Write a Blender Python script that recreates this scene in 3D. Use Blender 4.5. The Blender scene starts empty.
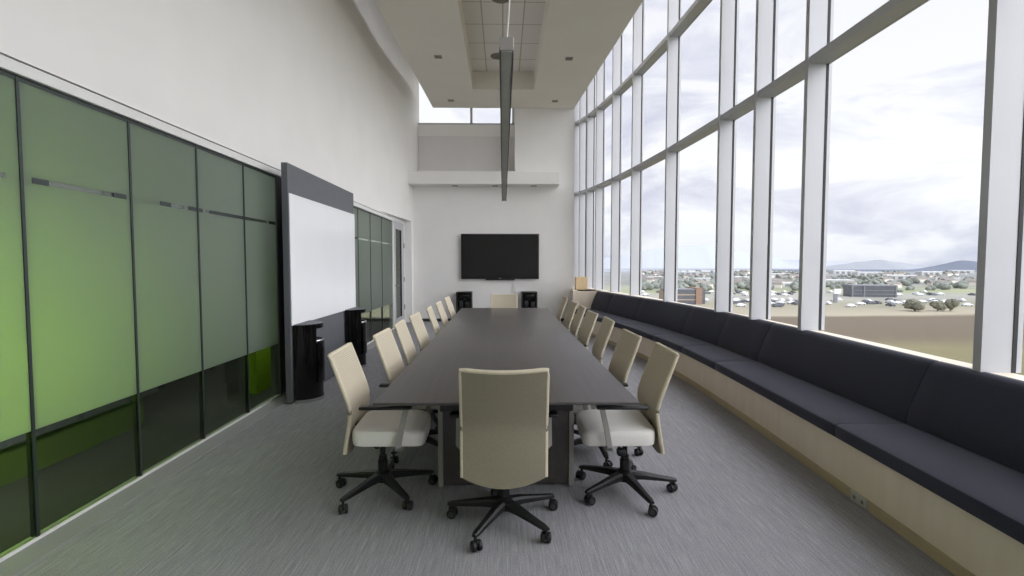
import bpy, bmesh, math, random
from mathutils import Vector, Matrix, noise
random.seed(7)
PI = math.pi
SC = bpy.context.scene
COL = SC.collection

# ------------------------------------------------------------------ materials
def lin(c):
    return tuple(((v/255)/12.92 if v/255 <= .04045 else ((v/255+.055)/1.055)**2.4) for v in c)+(1.,)

class NT:
    def __init__(s, name):
        s.m = bpy.data.materials.new(name); s.m.use_nodes = True
        s.t = s.m.node_tree; s.t.nodes.clear()
        s.out = s.n('ShaderNodeOutputMaterial')
    def n(s, typ, **kw):
        nd = s.t.nodes.new(typ)
        for k, v in kw.items():
            if k in nd.inputs: nd.inputs[k].default_value = v
            else: setattr(nd, k, v)
        return nd
    def l(s, a, b): s.t.links.new(a, b)
    def ramp(s, fac, stops):
        r = s.n('ShaderNodeValToRGB'); e = r.color_ramp.elements
        e[0].position, e[0].color = stops[0]; e[1].position, e[1].color = stops[-1]
        for p, c in stops[1:-1]:
            x = e.new(p); x.color = c
        s.l(fac, r.inputs[0]); return r.outputs[0]
    def coord(s, scale=(1, 1, 1), out='Object'):
        tc = s.n('ShaderNodeTexCoord'); mp = s.n('ShaderNodeMapping'); mp.inputs['Scale'].default_value = scale
        s.l(tc.outputs[out], mp.inputs[0]); return mp.outputs[0]
    def noise(s, vec, scale=1., detail=3., rough=.5):
        nd = s.n('ShaderNodeTexNoise', Scale=scale, Detail=detail, Roughness=rough); s.l(vec, nd.inputs['Vector'])
        return nd.outputs['Fac']
    def bsdf(s, base=None, rough=.5, metal=0., spec=.5, **kw):
        b = s.n('ShaderNodeBsdfPrincipled'); b.inputs['Roughness'].default_value = rough
        b.inputs['Metallic'].default_value = metal; b.inputs['Specular IOR Level'].default_value = spec
        if base is not None: b.inputs['Base Color'].default_value = base
        for k, v in kw.items(): b.inputs[k].default_value = v
        s.l(b.outputs[0], s.out.inputs[0]); return b
    def bump(s, b, h, strength=.2, dist=.01):
        bp = s.n('ShaderNodeBump', Strength=strength, Distance=dist); s.l(h, bp.inputs['Height']); s.l(bp.outputs[0], b.inputs['Normal'])

def mottled(name, c, var=.06, scale=8., rough=.5, metal=0., spec=.5, stretch=(1, 1, 1), bump=0., bdist=.004, **kw):
    t = NT(name); f = t.noise(t.coord(stretch), scale)
    c = lin(c); a = tuple(v*(1-var) for v in c[:3])+(1,); b_ = tuple(min(1, v*(1+var)) for v in c[:3])+(1,)
    col = t.ramp(f, [(.3, a), (.7, b_)])
    b = t.bsdf(rough=rough, metal=metal, spec=spec, **kw); t.l(col, b.inputs['Base Color'])
    if bump: t.bump(b, f, bump, bdist)
    return t.m

M = {}
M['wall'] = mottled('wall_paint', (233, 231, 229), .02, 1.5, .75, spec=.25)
M['wall2'] = mottled('wall_paint_shade', (216, 213, 212), .02, 1.5, .8, spec=.2)  # darker copy of the wall paint, niche shade put into the colour
M['soffit'] = mottled('soffit_paint', (228, 224, 215), .02, 1.2, .85, spec=.2)
M['trim'] = mottled('white_trim', (222, 222, 220), .02, 3, .45)
M['alu'] = mottled('mullion_aluminium', (184, 185, 190), .03, 2, .42, .15)
M['gasket'] = mottled('gasket', (30, 31, 33), .1, 5, .6)
M['darkalu'] = mottled('dark_frame', (48, 56, 54), .1, 4, .4, .2)
M['slate'] = mottled('slate_laminate', (96, 98, 104), .04, 6, .55)
M['whiteboard'] = mottled('whiteboard_enamel', (236, 237, 240), .01, 2, .16, spec=.5)
M['blackplastic'] = mottled('black_plastic', (27, 27, 28), .12, 20, .42)
M['blackgloss'] = mottled('black_gloss', (14, 14, 15), .1, 6, .1)
M['chrome'] = mottled('chrome', (205, 205, 208), .05, 12, .14, 1.)
M['steel'] = mottled('grey_steel', (158, 155, 151), .05, 14, .45, .15)
M['castercap'] = mottled('caster_cap', (58, 58, 60), .1, 10, .5)
M['caster'] = mottled('caster_rubber', (24, 24, 25), .15, 30, .5)
M['seatfabric'] = mottled('seat_fabric', (238, 235, 231), .04, 160, .92, spec=.2, bump=.15)
M['edgetrim'] = mottled('chair_edge_trim', (200, 190, 168), .05, 30, .6)
M['screen'] = mottled('tv_glass', (20, 20, 22), .05, 3, .09)
M['wood_end'] = mottled('maple_box', (233, 205, 160), .08, 6, .5, stretch=(9, 9, 1))
M['corrwall'] = mottled('corridor_paint', (120, 124, 118), .03, 2, .8)
M['green'] = mottled('green_paint', (136, 172, 14), .05, 2, .7)
M['corrfloor'] = mottled('corridor_carpet', (54, 57, 50), .2, 20, .95)
M['ctile'] = mottled('tile_grid', (150, 146, 136), .03, 3, .9)
M['lampgrey'] = mottled('pendant_grey', (205, 206, 202), .04, 4, .5)
M['speaker'] = mottled('speaker_grille', (122, 118, 108), .06, 60, .8)
M['dark'] = mottled('dark_gap', (60, 58, 54), .06, 10, .6)
M['floorstrip'] = mottled('floor_strip_grey', (150, 148, 152), .03, 3, .6)
M['green_dim'] = mottled('dim_green_paint', (84, 104, 40), .05, 3, .8)  # foot of the green wall, its dimness put into the colour
M['outlet'] = mottled('outlet_grey', (178, 178, 174), .03, 20, .5)

def mesh_back(name, c1, c2):
    t = NT(name); v = t.coord((1, 1, 1))
    w = t.n('ShaderNodeTexWave', Scale=26., Distortion=1.6, Detail=1.5); w.bands_direction = 'Z'; w.inputs['Detail Scale'].default_value = 1.2
    t.l(v, w.inputs['Vector'])
    col = t.ramp(w.outputs['Fac'], [(.15, lin(c1)), (.85, lin(c2))])
    b = t.bsdf(rough=.85, spec=.2); t.l(col, b.inputs['Base Color']); t.bump(b, w.outputs['Fac'], .35, .004)
    return t.m
M['backmesh'] = mesh_back('chair_back_mesh', (176, 166, 147), (196, 186, 167))
M['backshell'] = mottled('chair_back_shell', (138, 132, 114), .05, 90, .8, spec=.25)

def carpet():
    t = NT('streaked_carpet')
    a = t.noise(t.coord((240, 6, 1)), 1., 2.5, .6); b = t.noise(t.coord((70, 1.2, 1)), 1., 2, .5)
    c = t.noise(t.coord((110, 160, 1)), 1., 1, .5); d = t.noise(t.coord((.8, .5, 1)), 1., 2, .5)
    m1 = t.n('ShaderNodeMath', operation='MULTIPLY_ADD'); t.l(a, m1.inputs[0]); m1.inputs[1].default_value = .5
    m2 = t.n('ShaderNodeMath', operation='MULTIPLY'); t.l(b, m2.inputs[0]); m2.inputs[1].default_value = .2; t.l(m2.outputs[0], m1.inputs[2])
    m3 = t.n('ShaderNodeMath', operation='MULTIPLY_ADD'); t.l(c, m3.inputs[0]); m3.inputs[1].default_value = .3; t.l(m1.outputs[0], m3.inputs[2])
    m4 = t.n('ShaderNodeMath', operation='MULTIPLY_ADD'); t.l(d, m4.inputs[0]); m4.inputs[1].default_value = .08; t.l(m3.outputs[0], m4.inputs[2])
    col = t.ramp(m4.outputs[0], [(.38, lin((124, 123, 129))), (.52, lin((146, 145, 150))), (.68, lin((173, 172, 176)))])
    bs = t.bsdf(rough=.95, spec=.15); t.l(col, bs.inputs['Base Color']); t.bump(bs, m3.outputs[0], .3, .006)
    return t.m
M['carpet'] = carpet()

def tabletop():
    t = NT('table_dark_laminate'); f = t.noise(t.coord((30, 1.5, 30)), 1., 3, .6)
    col = t.ramp(f, [(.3, lin((70, 66, 65))), (.7, lin((79, 74, 73)))])
    b = t.bsdf(rough=.33, spec=.5); t.l(col, b.inputs['Base Color']); return t.m
M['table'] = tabletop()

def wood(name, c1, c2, stretch):
    t = NT(name); f = t.noise(t.coord(stretch), 1., 4, .6)
    col = t.ramp(f, [(.3, lin(c1)), (.7, lin(c2))]); b = t.bsdf(rough=.5, spec=.35); t.l(col, b.inputs['Base Color']); return t.m
M['maple'] = wood('maple_veneer', (226, 211, 190), (233, 220, 202), (12, 12, 1.2))
M['toe'] = wood('toe_wood', (176, 160, 130), (188, 172, 142), (4, 4, 10))
M['sill'] = wood('sill_wood', (238, 226, 208), (242, 232, 216), (8, 1, 8))

def fabric():
    t = NT('navy_fabric'); f = t.noise(t.coord((1, 1, 1)), 420., 2, .6)
    col = t.ramp(f, [(.3, lin((40, 41, 53))), (.7, lin((58, 60, 75)))])
    b = t.bsdf(rough=.9, spec=.25); b.inputs['Sheen Weight'].default_value = .12; t.l(col, b.inputs['Base Color']); t.bump(b, f, .2, .002); return t.m
M['fabric'] = fabric()

def facing(t, base, edge, power):
    lw = t.n('ShaderNodeLayerWeight', Blend=.5); p = t.n('ShaderNodeMath', operation='POWER'); t.l(lw.outputs['Facing'], p.inputs[0]); p.inputs[1].default_value = power
    m = t.n('ShaderNodeMath', operation='MULTIPLY_ADD'); t.l(p.outputs[0], m.inputs[0]); m.inputs[1].default_value = edge; m.inputs[2].default_value = base; return m.outputs[0]
def pane(name, tint, base=.03, edge=.5, grough=.02, power=4.):
    t = NT(name); tr = t.n('ShaderNodeBsdfTransparent', Color=lin(tint)); g = t.n('ShaderNodeBsdfGlossy', Roughness=grough)
    mx = t.n('ShaderNodeMixShader')
    t.l(facing(t, base, edge, power), mx.inputs[0]); t.l(tr.outputs[0], mx.inputs[1]); t.l(g.outputs[0], mx.inputs[2]); t.l(mx.outputs[0], t.out.inputs[0]); return t.m
M['glass'] = pane('window_glass', (250, 251, 252), .008, .06)
M['clear'] = pane('partition_glass', (205, 212, 200), .05, .4)
def frosted():
    t = NT('frosted_film')
    tl = t.n('ShaderNodeBsdfTranslucent', Color=lin((205, 214, 205))); df = t.n('ShaderNodeBsdfDiffuse', Color=lin((128, 136, 128)))
    gl = t.n('ShaderNodeBsdfGlossy', Roughness=.22)
    a = t.n('ShaderNodeMixShader', Fac=.62); t.l(df.outputs[0], a.inputs[1]); t.l(tl.outputs[0], a.inputs[2])
    b = t.n('ShaderNodeMixShader'); t.l(facing(t, .03, .3, 4.), b.inputs[0]); t.l(a.outputs[0], b.inputs[1]); t.l(gl.outputs[0], b.inputs[2])
    t.l(b.outputs[0], t.out.inputs[0]); return t.m
M['frost'] = frosted()
M['slit'] = pane('unfilmed_slit', (215, 222, 212), .1, .5)

# exterior, with distance haze put into many of the colours
M['foliage'] = mottled('foliage', (124, 124, 110), .2, .9, .9, spec=.1)
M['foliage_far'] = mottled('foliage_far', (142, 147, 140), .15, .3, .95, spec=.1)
M['bark'] = mottled('bark', (96, 84, 70), .2, 3, .9)
M['office_glass'] = mottled('office_dark_glass', (92, 94, 102), .1, .4, .4)
M['office_frame'] = mottled('office_grey_frame', (132, 134, 140), .05, .4, .7)
M['brick'] = mottled('red_brick', (150, 124, 108), .12, .6, .9)
M['tan'] = mottled('tan_block', (176, 160, 138), .08, .5, .9)
M['houseroof'] = mottled('house_roof', (140, 134, 130), .15, .2, .9)
M['housewall'] = mottled('house_wall', (226, 220, 210), .1, .3, .9)
M['carpaint'] = mottled('car_white', (232, 234, 238), .03, 1, .3)
M['cardark'] = mottled('car_dark', (84, 88, 98), .05, 1, .3)
M['warewall'] = mottled('warehouse_wall', (204, 204, 202), .06, .3, .9)
M['asphalt'] = mottled('asphalt', (178, 174, 168), .08, .2, .9)
def ground():
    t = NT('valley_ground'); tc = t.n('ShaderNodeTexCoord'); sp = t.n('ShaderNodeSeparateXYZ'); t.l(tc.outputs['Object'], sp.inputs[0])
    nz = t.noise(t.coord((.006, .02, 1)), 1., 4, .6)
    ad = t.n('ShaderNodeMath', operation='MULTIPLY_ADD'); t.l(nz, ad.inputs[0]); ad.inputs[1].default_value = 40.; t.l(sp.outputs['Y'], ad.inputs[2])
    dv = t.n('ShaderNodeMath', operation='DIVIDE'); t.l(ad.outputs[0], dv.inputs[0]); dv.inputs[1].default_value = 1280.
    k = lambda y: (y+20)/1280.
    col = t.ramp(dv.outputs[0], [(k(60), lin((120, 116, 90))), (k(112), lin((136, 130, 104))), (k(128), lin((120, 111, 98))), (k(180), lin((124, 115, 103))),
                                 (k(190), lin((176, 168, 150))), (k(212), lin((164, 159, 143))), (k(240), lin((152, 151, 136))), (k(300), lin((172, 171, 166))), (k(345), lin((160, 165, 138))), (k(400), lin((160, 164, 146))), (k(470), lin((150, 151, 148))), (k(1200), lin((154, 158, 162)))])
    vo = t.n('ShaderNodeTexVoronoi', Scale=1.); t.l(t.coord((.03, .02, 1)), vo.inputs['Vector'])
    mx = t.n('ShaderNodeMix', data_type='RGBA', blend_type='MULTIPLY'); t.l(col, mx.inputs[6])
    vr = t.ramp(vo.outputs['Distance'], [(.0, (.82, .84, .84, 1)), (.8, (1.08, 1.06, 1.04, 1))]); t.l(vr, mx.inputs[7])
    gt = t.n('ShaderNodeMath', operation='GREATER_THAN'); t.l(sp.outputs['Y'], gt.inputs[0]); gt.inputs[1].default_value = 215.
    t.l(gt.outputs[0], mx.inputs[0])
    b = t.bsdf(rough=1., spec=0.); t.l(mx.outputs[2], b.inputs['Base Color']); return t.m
M['ground'] = ground()
M['hill_near'] = mottled('hill_near_haze', (126, 133, 146), .06, .004, 1., spec=0.)  # blue-grey haze of the air is part of the hill colours
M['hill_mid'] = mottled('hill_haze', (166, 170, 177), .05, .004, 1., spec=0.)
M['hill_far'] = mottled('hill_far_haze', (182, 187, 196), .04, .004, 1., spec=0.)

# ------------------------------------------------------------------ mesh helpers
def finish(name, bm, mat, parent=None, smooth=True, loc=None):
    bmesh.ops.recalc_face_normals(bm, faces=bm.faces)
    me = bpy.data.meshes.new(name); bm.to_mesh(me); bm.free()
    mats = mat if isinstance(mat, (list, tuple)) else [mat]
    for m in mats: me.materials.append(m)
    if smooth:
        for p in me.polygons: p.use_smooth = True
        try: me.set_sharp_from_angle(angle=math.radians(38))
        except Exception: pass
    o = bpy.data.objects.new(name, me); COL.objects.link(o)
    if parent: o.parent = parent
    if loc: o.location = loc
    return o

def tag(o, label=None, cat=None, group=None, kind=None):
    if label: o['label'] = label
    if cat: o['category'] = cat
    if group: o['group'] = group
    if kind: o['kind'] = kind
    return o

def empty(name, loc=(0, 0, 0), rz=0.):
    o = bpy.data.objects.new(name, None); o.empty_display_size = .1; COL.objects.link(o)
    o.location = loc; o.rotation_euler = (0, 0, rz); return o

def copy_tree(o, parent=None):
    c = o.copy(); COL.objects.link(c)
    if parent: c.parent = parent
    for ch in list(o.children): copy_tree(ch, c)
    return c

def box(bm, x0, x1, y0, y1, z0, z1, b=0., seg=2, mat=0, M4=None):
    vs = [bm.verts.new((x, y, z)) for x in (x0, x1) for y in (y0, y1) for z in (z0, z1)]
    idx = [(0, 1, 3, 2), (4, 6, 7, 5), (0, 4, 5, 1), (2, 3, 7, 6), (0, 2, 6, 4), (1, 5, 7, 3)]
    fs = [bm.faces.new([vs[i] for i in f]) for f in idx]
    for f in fs: f.material_index = mat
    if b:
        es = list({e for f in fs for e in f.edges})
        r = bmesh.ops.bevel(bm, geom=es, offset=b, segments=seg, affect='EDGES', profile=.5)
        vs = list({v for f in r['faces'] for v in f.verts} | {v for v in vs if v.is_valid})
        for f in r['faces']: f.material_index = mat
    if M4 is not None:
        bmesh.ops.transform(bm, matrix=M4, verts=[v for v in vs if v.is_valid])
    return vs

def tube(bm, pts, r, seg=8, mat=0, cap=True):
    pts = [Vector(p) for p in pts]; rr = r if isinstance(r, (list, tuple)) else [r]*len(pts)
    rings = []; up = Vector((0, 0, 1))
    for i, p in enumerate(pts):
        d = (pts[min(i+1, len(pts)-1)]-pts[max(i-1, 0)]).normalized()
        u = d.cross(up)
        if u.length < 1e-3: u = d.cross(Vector((0, 1, 0)))
        u.normalize(); v = u.cross(d)
        rings.append([bm.verts.new(p+(u*math.cos(2*PI*k/seg)+v*math.sin(2*PI*k/seg))*rr[i]) for k in range(seg)])
    for a, b in zip(rings, rings[1:]):
        for k in range(seg):
            f = bm.faces.new((a[k], a[(k+1) % seg], b[(k+1) % seg], b[k])); f.material_index = mat
    if cap:
        for a in (rings[0], rings[-1]):
            f = bm.faces.new(a); f.material_index = mat

def lathe(bm, prof, seg=20, c=(0, 0, 0), mat=0):
    rings = []
    for r, z in prof:
        rings.append([bm.verts.new((c[0]+r*math.cos(2*PI*k/seg), c[1]+r*math.sin(2*PI*k/seg), c[2]+z)) for k in range(seg)])
    for a, b in zip(rings, rings[1:]):
        for k in range(seg):
            f = bm.faces.new((a[k], a[(k+1) % seg], b[(k+1) % seg], b[k])); f.material_index = mat
    for a in (rings[0], rings[-1]):
        f = bm.faces.new(a); f.material_index = mat

def prism(bm, poly, z0, z1, mat=0):
    a = [bm.verts.new((x, y, z0)) for x, y in poly]; b = [bm.verts.new((x, y, z1)) for x, y in poly]
    n = len(poly)
    fs = [bm.faces.new(a[::-1]), bm.faces.new(b)]
    for i in range(n): fs.append(bm.faces.new((a[i], a[(i+1) % n], b[(i+1) % n], b[i])))
    for f in fs: f.material_index = mat

def loft(bm, rings, cap=True, mat=0):
    vr = [[bm.verts.new(p) for p in r] for r in rings]; n = len(rings[0])
    for a, b in zip(vr, vr[1:]):
        for k in range(n):
            f = bm.faces.new((a[k], a[(k+1) % n], b[(k+1) % n], b[k])); f.material_index = mat
    if cap:
        for a in (vr[0], vr[-1]):
            f = bm.faces.new(a); f.material_index = mat

def B_(): return bmesh.new()

# ------------------------------------------------------------------ plan curves
WT = [(-3, 2.62), (1, 2.82), (2.3, 2.91), (3, 2.96), (4.6, 3.0), (6.4, 2.97), (8.3, 2.88), (10, 2.73), (11.2, 2.58), (12.2, 2.42), (12.9, 2.28), (13.4, 2.1), (14.4, 1.7)]
BT = [(-3, 1.9), (1, 2.1), (2.3, 2.185), (3.3, 2.24), (4.75, 2.31), (5.9, 2.335), (6.7, 2.315), (8.1, 2.19), (9.23, 2.02), (10.4, 1.83), (11.5, 1.65), (12.9, 1.4)]
def cr(T, y):
    n = len(T)
    for i in range(n-1):
        if T[i][0] <= y <= T[i+1][0]:
            y0, x0 = T[i]; y1, x1 = T[i+1]; h = y1-y0
            m0 = (T[i+1][1]-T[max(i-1, 0)][1])/(T[i+1][0]-T[max(i-1, 0)][0]); m1 = (T[min(i+2, n-1)][1]-T[i][1])/(T[min(i+2, n-1)][0]-T[i][0])
            t = (y-y0)/h; t2 = t*t; t3 = t2*t
            return (2*t3-3*t2+1)*x0+(t3-2*t2+t)*h*m0+(-2*t3+3*t2)*x1+(t3-t2)*h*m1
    return T[0][1] if y < T[0][0] else T[-1][1]
def W(y): return cr(WT, y)
def Bf(y): return cr(BT, y)
def nrm(F, y):
    d = (F(y+.05)-F(y-.05))/.1; v = Vector((1, -d)); v.normalize(); return v   # points towards the window
def off(F, y, o):
    n = nrm(F, y); return F(y)+n.x*o, y+n.y*o

XG = -2.53        # glazed partition plane
YF = 13.0         # far wall
YB = -3.0
ZC = 6.8

# ------------------------------------------------------------------ setting
ys = [YB+.4*i for i in range(44)]
ys = [y for y in ys if y < 14.2]+[14.2]
bm = B_(); prism(bm, [(-2.56, YB)]+[(W(y)+.05, y) for y in ys]+[(-2.56, 14.2)], -.2, 0.)
tag(finish('floor', bm, M['carpet'], smooth=False), kind='structure')
bm = B_(); prism(bm, [(-2.75, YB)]+[(W(y)+.05, y) for y in ys]+[(-2.75, 14.2)], ZC, ZC+.2)
tag(finish('ceiling', bm, M['wall'], smooth=False), kind='structure')
bm = B_(); box(bm, -2.75, W(YB)+.1, YB-.15, YB, 0, ZC)
tag(finish('wall_back', bm, M['wall'], smooth=False), kind='structure')

# left wall above the glazing
bm = B_(); box(bm, -2.75, XG+.005, YB, 14.2, 2.565, ZC); box(bm, -2.75, XG+.005, 12.78, 14.2, 0, 2.585); prism(bm, [(-2.6, 10.2), (XG, 10.2), (-2.27, 13.75), (-2.6, 13.75)], 2.59, ZC); prism(bm, [(-2.6, 12.79), (-2.34, 12.79), (-2.33, 13.1), (-2.6, 13.1)], 0, 2.59)
tag(finish('wall_left', bm, M['wall'], smooth=False), kind='structure')
bm = B_(); box(bm, XG-.05, XG+.03, YB, 11.5, 2.48, 2.545, .004)
tag(finish('trim_1', bm, M['trim'], smooth=False), kind='structure')
bm = B_(); box(bm, XG-.05, XG-.01, YB, 11.5, 2.545, 2.565)
tag(finish('trim_2', bm, M['slate'], smooth=False), kind='structure')
bm = B_(); box(bm, XG-.04, XG+.012, YB, 11.5, 0, .022, .003)
tag(finish('baseboard_left', bm, M['trim'], smooth=False), kind='structure')

bm = B_(); box(bm, XG+.012, XG+.175, YB, 11.5, 0, .006); tag(finish('trim_7', bm, M['floorstrip'], smooth=False), kind='structure')
# far wall: lower part, right part, recessed upper part, ledge
bm = B_(); box(bm, -2.75, .31, YF, YF+.2, 0, 3.6); box(bm, .31, 1.85, YF-.015, YF+1.2, 0, ZC)
box(bm, -2.75, .31, 13.6, 13.8, 3.5, 5.25)
tag(finish('wall_far', bm, M['wall'], smooth=False), kind='structure')
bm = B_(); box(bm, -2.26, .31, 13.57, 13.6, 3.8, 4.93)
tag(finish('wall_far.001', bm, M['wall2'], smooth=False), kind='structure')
bm = B_(); box(bm, -2.36, 1.42, 12.5, YF, 3.49, 3.81, .006); box(bm, -2.6, .31, YF, 13.6, 3.6, 3.81)
tag(finish('trim_3', bm, M['wall'], smooth=False), kind='structure')
bm = B_(); box(bm, -2.32, 1.85, YF-.028, YF-.002, 0, .075, .004)
tag(finish('baseboard_far', bm, M['dark'], smooth=False), kind='structure')
# clerestory
cw = tag(empty('window_1', (-1.0, 13.65, 5.25)), kind='structure')
bm = B_()
for x in (-.85, .28): box(bm, x-.03, x+.03, 13.6, 13.72, 5.25, ZC)
box(bm, -2.35, .31, 13.6, 13.72, 5.25, 5.29)
o = finish('window_frame', bm, M['alu'], cw, smooth=False, loc=(1.0, -13.65, -5.25))
bm = B_(); box(bm, -2.3, .28, 13.655, 13.665, 5.29, ZC)
o = finish('pane', bm, M['glass'], cw, smooth=False, loc=(1.0, -13.65, -5.25))

# dropped soffit with recess
def sx_l(y): return -1.79-.031*(13-y)
def sx_r(y): return 1.83+.058*(13-y)-.003*(13-y)**1.6*.0
bm = B_()
yk = [YB, 2., 6., 9.3, 11.6, 13.0]
rx0, rx1, ry0, ry1 = -.69, .72, 1.0, 11.6
def sR(y): return min(sx_r(y), W(min(y, 13.4))-.32)
prism(bm, [(sx_l(YB), YB), (rx0, YB), (rx0, YF-.02), (sx_l(YF), YF-.02)], 5.5, 6.0)
prism(bm, [(rx1, YB)]+[(sR(y), y) for y in yk[:-1]]+[(sR(12.98), 12.98), (rx1, 12.98)], 5.5, 6.0)
prism(bm, [(rx0, ry1), (rx1, ry1), (rx1, YF-.02), (rx0, YF-.02)], 5.5, 6.0)
prism(bm, [(rx0, YB), (rx1, YB), (rx1, ry0), (rx0, ry0)], 5.5, 6.0)
tag(finish('ceiling.001', bm, M['soffit'], smooth=False), kind='structure')
bm = B_(); box(bm, rx0, rx1, ry0, ry1, 5.9, 5.97)
def tilemat():
    t = NT('ceiling_tile'); v = t.coord((1, 1, 1))
    br = t.n('ShaderNodeTexBrick', Scale=1., offset=0., squash=1.)
    br.inputs['Mortar Size'].default_value = .012; br.inputs['Brick Width'].default_value = .37; br.inputs['Row Height'].default_value = .78
    br.inputs['Color1'].default_value = lin((228, 224, 218)); br.inputs['Color2'].default_value = lin((224, 220, 214)); br.inputs['Mortar'].default_value = lin((180, 176, 166))
    t.l(v, br.inputs['Vector']); b = t.bsdf(rough=.9, spec=.1); t.l(br.outputs[0], b.inputs['Base Color']); return t.m
M['tile'] = tilemat()
tag(finish('ceiling.002', bm, M['tile'], smooth=False), kind='structure')

# ---------------------------------------------------------------- curtain wall
ZS, ZT1, ZT2 = .87, 3.35, 5.22
mull = [-2.6, -1.0, .9, 2.80, 4.64, 5.57, 6.45, 8.28, 9.93, 11.1, 12.14, 12.77, 13.19, 13.5, 14.1]
DEP = .175
for i, (ya, yb) in enumerate(zip(mull, mull[1:])):
    w = tag(empty('window_%d' % (i+2), (W(ya), ya, ZS)), kind='structure')
    n = nrm(W, ya); nb = nrm(W, yb); inv = Matrix.Translation(-Vector(w.location))
    def P(y, o): return off(W, y, o)
    t_ = Vector((-n.y, n.x))      # along the curve
    def quad(y, o0, o1, s0, s1):
        n_ = nrm(W, y); t2 = Vector((-n_.y, n_.x)); c = Vector((W(y), y))
        return [tuple(c+n_*o+t2*s) for o, s in ((o0, s0), (o1, s0), (o1, s1), (o0, s1))]
    bm = B_(); prism(bm, quad(ya, -DEP, -.012, 0, .055), ZS, ZC); prism(bm, quad(ya, -.012, .05, 0, .055), ZS, ZC); bm.transform(inv)
    finish('mullion', bm, M['alu'], w, smooth=False)
    bm = B_(); prism(bm, quad(ya, -.006, .018, -.004, .059), ZS, ZC-.01); bm.transform(inv)
    finish('gasket', bm, M['gasket'], w, smooth=False)
    for z in (ZT1, ZT2):
        bm = B_()
        a0, a1 = off(W, ya, -.155), off(W, ya, .03); b0, b1 = off(W, yb, -.155), off(W, yb, .03)
        prism(bm, [a0, a1, b1, b0], z, z+.07); bm.transform(inv)
        finish('transom', bm, M['alu'], w, smooth=False)
    for z0, z1 in ((ZS, ZT1), (ZT1+.07, ZT2), (ZT2+.07, ZC)):
        bm = B_(); a0, a1 = off(W, ya, 0), off(W, ya, .008); b0, b1 = off(W, yb, 0), off(W, yb, .008)
        prism(bm, [a0, a1, b1, b0], z0, z1); bm.transform(inv)
        finish('pane', bm, M['glass'], w, smooth=False)
# wall below the windows and sill
bm = B_()
prism(bm, [off(Bf, y, .66) for y in [YB+.4*i for i in range(37)] if y < 11.5]+[(2.1, 11.6), (1.86, 12.9), (1.86, 14.1)]+[(W(y)+.1, y) for y in reversed(ys)], -.2, ZS-.035)
tag(finish('wall_right', bm, M['wall'], smooth=False), kind='structure')
bm = B_()
sy = [y for y in [YB+.3*i for i in range(60)] if y < 11.48]+[11.48]
prism(bm, [off(Bf, y, .605) for y in sy]+[(1.75, 11.5), (1.86, 12.9), (1.86, 14.1)]+[(W(y)-.0, y) for y in reversed(ys)], ZS-.035, ZS)
tag(finish('trim_4', bm, M['sill'], smooth=False), kind='structure')

# ---------------------------------------------------------------- glazed partition (left)
pm = [-2.6, -1.13, -.36, .41, 1.18, 1.94, 2.68, 3.45, 4.19, 4.93, 5.62]
pm2 = [7.58, 8.15, 8.75, 9.55, 10.45, 11.42]
nwin = 30
def partition(ya, yb, slits):
    global nwin
    w = tag(empty('window_%d' % nwin, (XG, ya, .022)), kind='structure'); nwin += 1
    inv = Matrix.Translation(-Vector(w.location))
    def part(name, mat, *bs):
        bm = B_()
        for b in bs: box(bm, *b)
        bm.transform(inv); return finish(name, bm, mat, w, smooth=False)
    part('joint', M['darkalu'], (XG-.03, XG+.006, ya-.009, ya+.009, .022, 2.48))
    part('clear_pane', M['clear'], (XG-.012, XG, ya+.009, yb-.009, .022, .605))
    part('frosted_pane', M['frost'], (XG-.012, XG, ya+.009, yb-.009, .605, 1.935), (XG-.012, XG, ya+.009, yb-.009, 1.962, 2.46))
    part('head_gasket', M['darkalu'], (XG-.03, XG+.004, ya, yb, 2.455, 2.48))
    runs = []; y = ya+.009
    for s0, s1, k in slits:
        if s0 > y: runs.append((y, s0, 'f'))
        runs.append((s0, s1, k)); y = s1
    if y < yb-.009: runs.append((y, yb-.009, 'f'))
    f = [(XG-.012, XG, a, b, 1.935, 1.962) for a, b, k in runs if k == 'f']
    if f: part('frosted_strip', M['frost'], *f)
    c = [(XG-.012, XG, a, b, 1.935, 1.962) for a, b, k in runs if k == 'c']
    if c: part('clear_slit', M['slit'], *c)
    d = [(XG-.012, XG+.002, a, b, 1.933, 1.964) for a, b, k in runs if k == 'd']
    if d: part('slit_bracket', M['darkalu'], *d)
slitmap = {2.68: [(2.74, 2.84, 'd'), (2.84, 3.3, 'c'), (3.3, 3.41, 'd')], 3.45: [(3.74, 3.86, 'd'), (3.86, 4.02, 'c'), (4.07, 4.175, 'd')],
           4.19: [(4.205, 4.26, 'd'), (4.3, 4.37, 'c'), (4.37, 4.915, 'd')], 4.93: [(4.945, 5.05, 'd'), (5.05, 5.4, 'c'), (5.45, 5.6, 'd')], 1.94: [(2.0, 2.1, 'd'), (2.1, 2.6, 'c')]}
for a, b in zip(pm, pm[1:]): partition(a, b, slitmap.get(a, []))
for a, b in zip(pm2, pm2[1:]): partition(a, b, [(a+.02, b-.02, 'd')] if a < 8.7 else [(a+.02, b-.02, 'c')])
bm = B_(); box(bm, XG-.05, XG+.01, 5.62, 5.8, .022, 2.48); tag(finish('trim_5', bm, M['slate'], smooth=False), kind='structure')
bm = B_(); box(bm, XG-.05, XG-.002, 5.8, 7.56, .022, 2.48); tag(finish('wall_left.001', bm, M['slate'], smooth=False), kind='structure')

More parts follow.
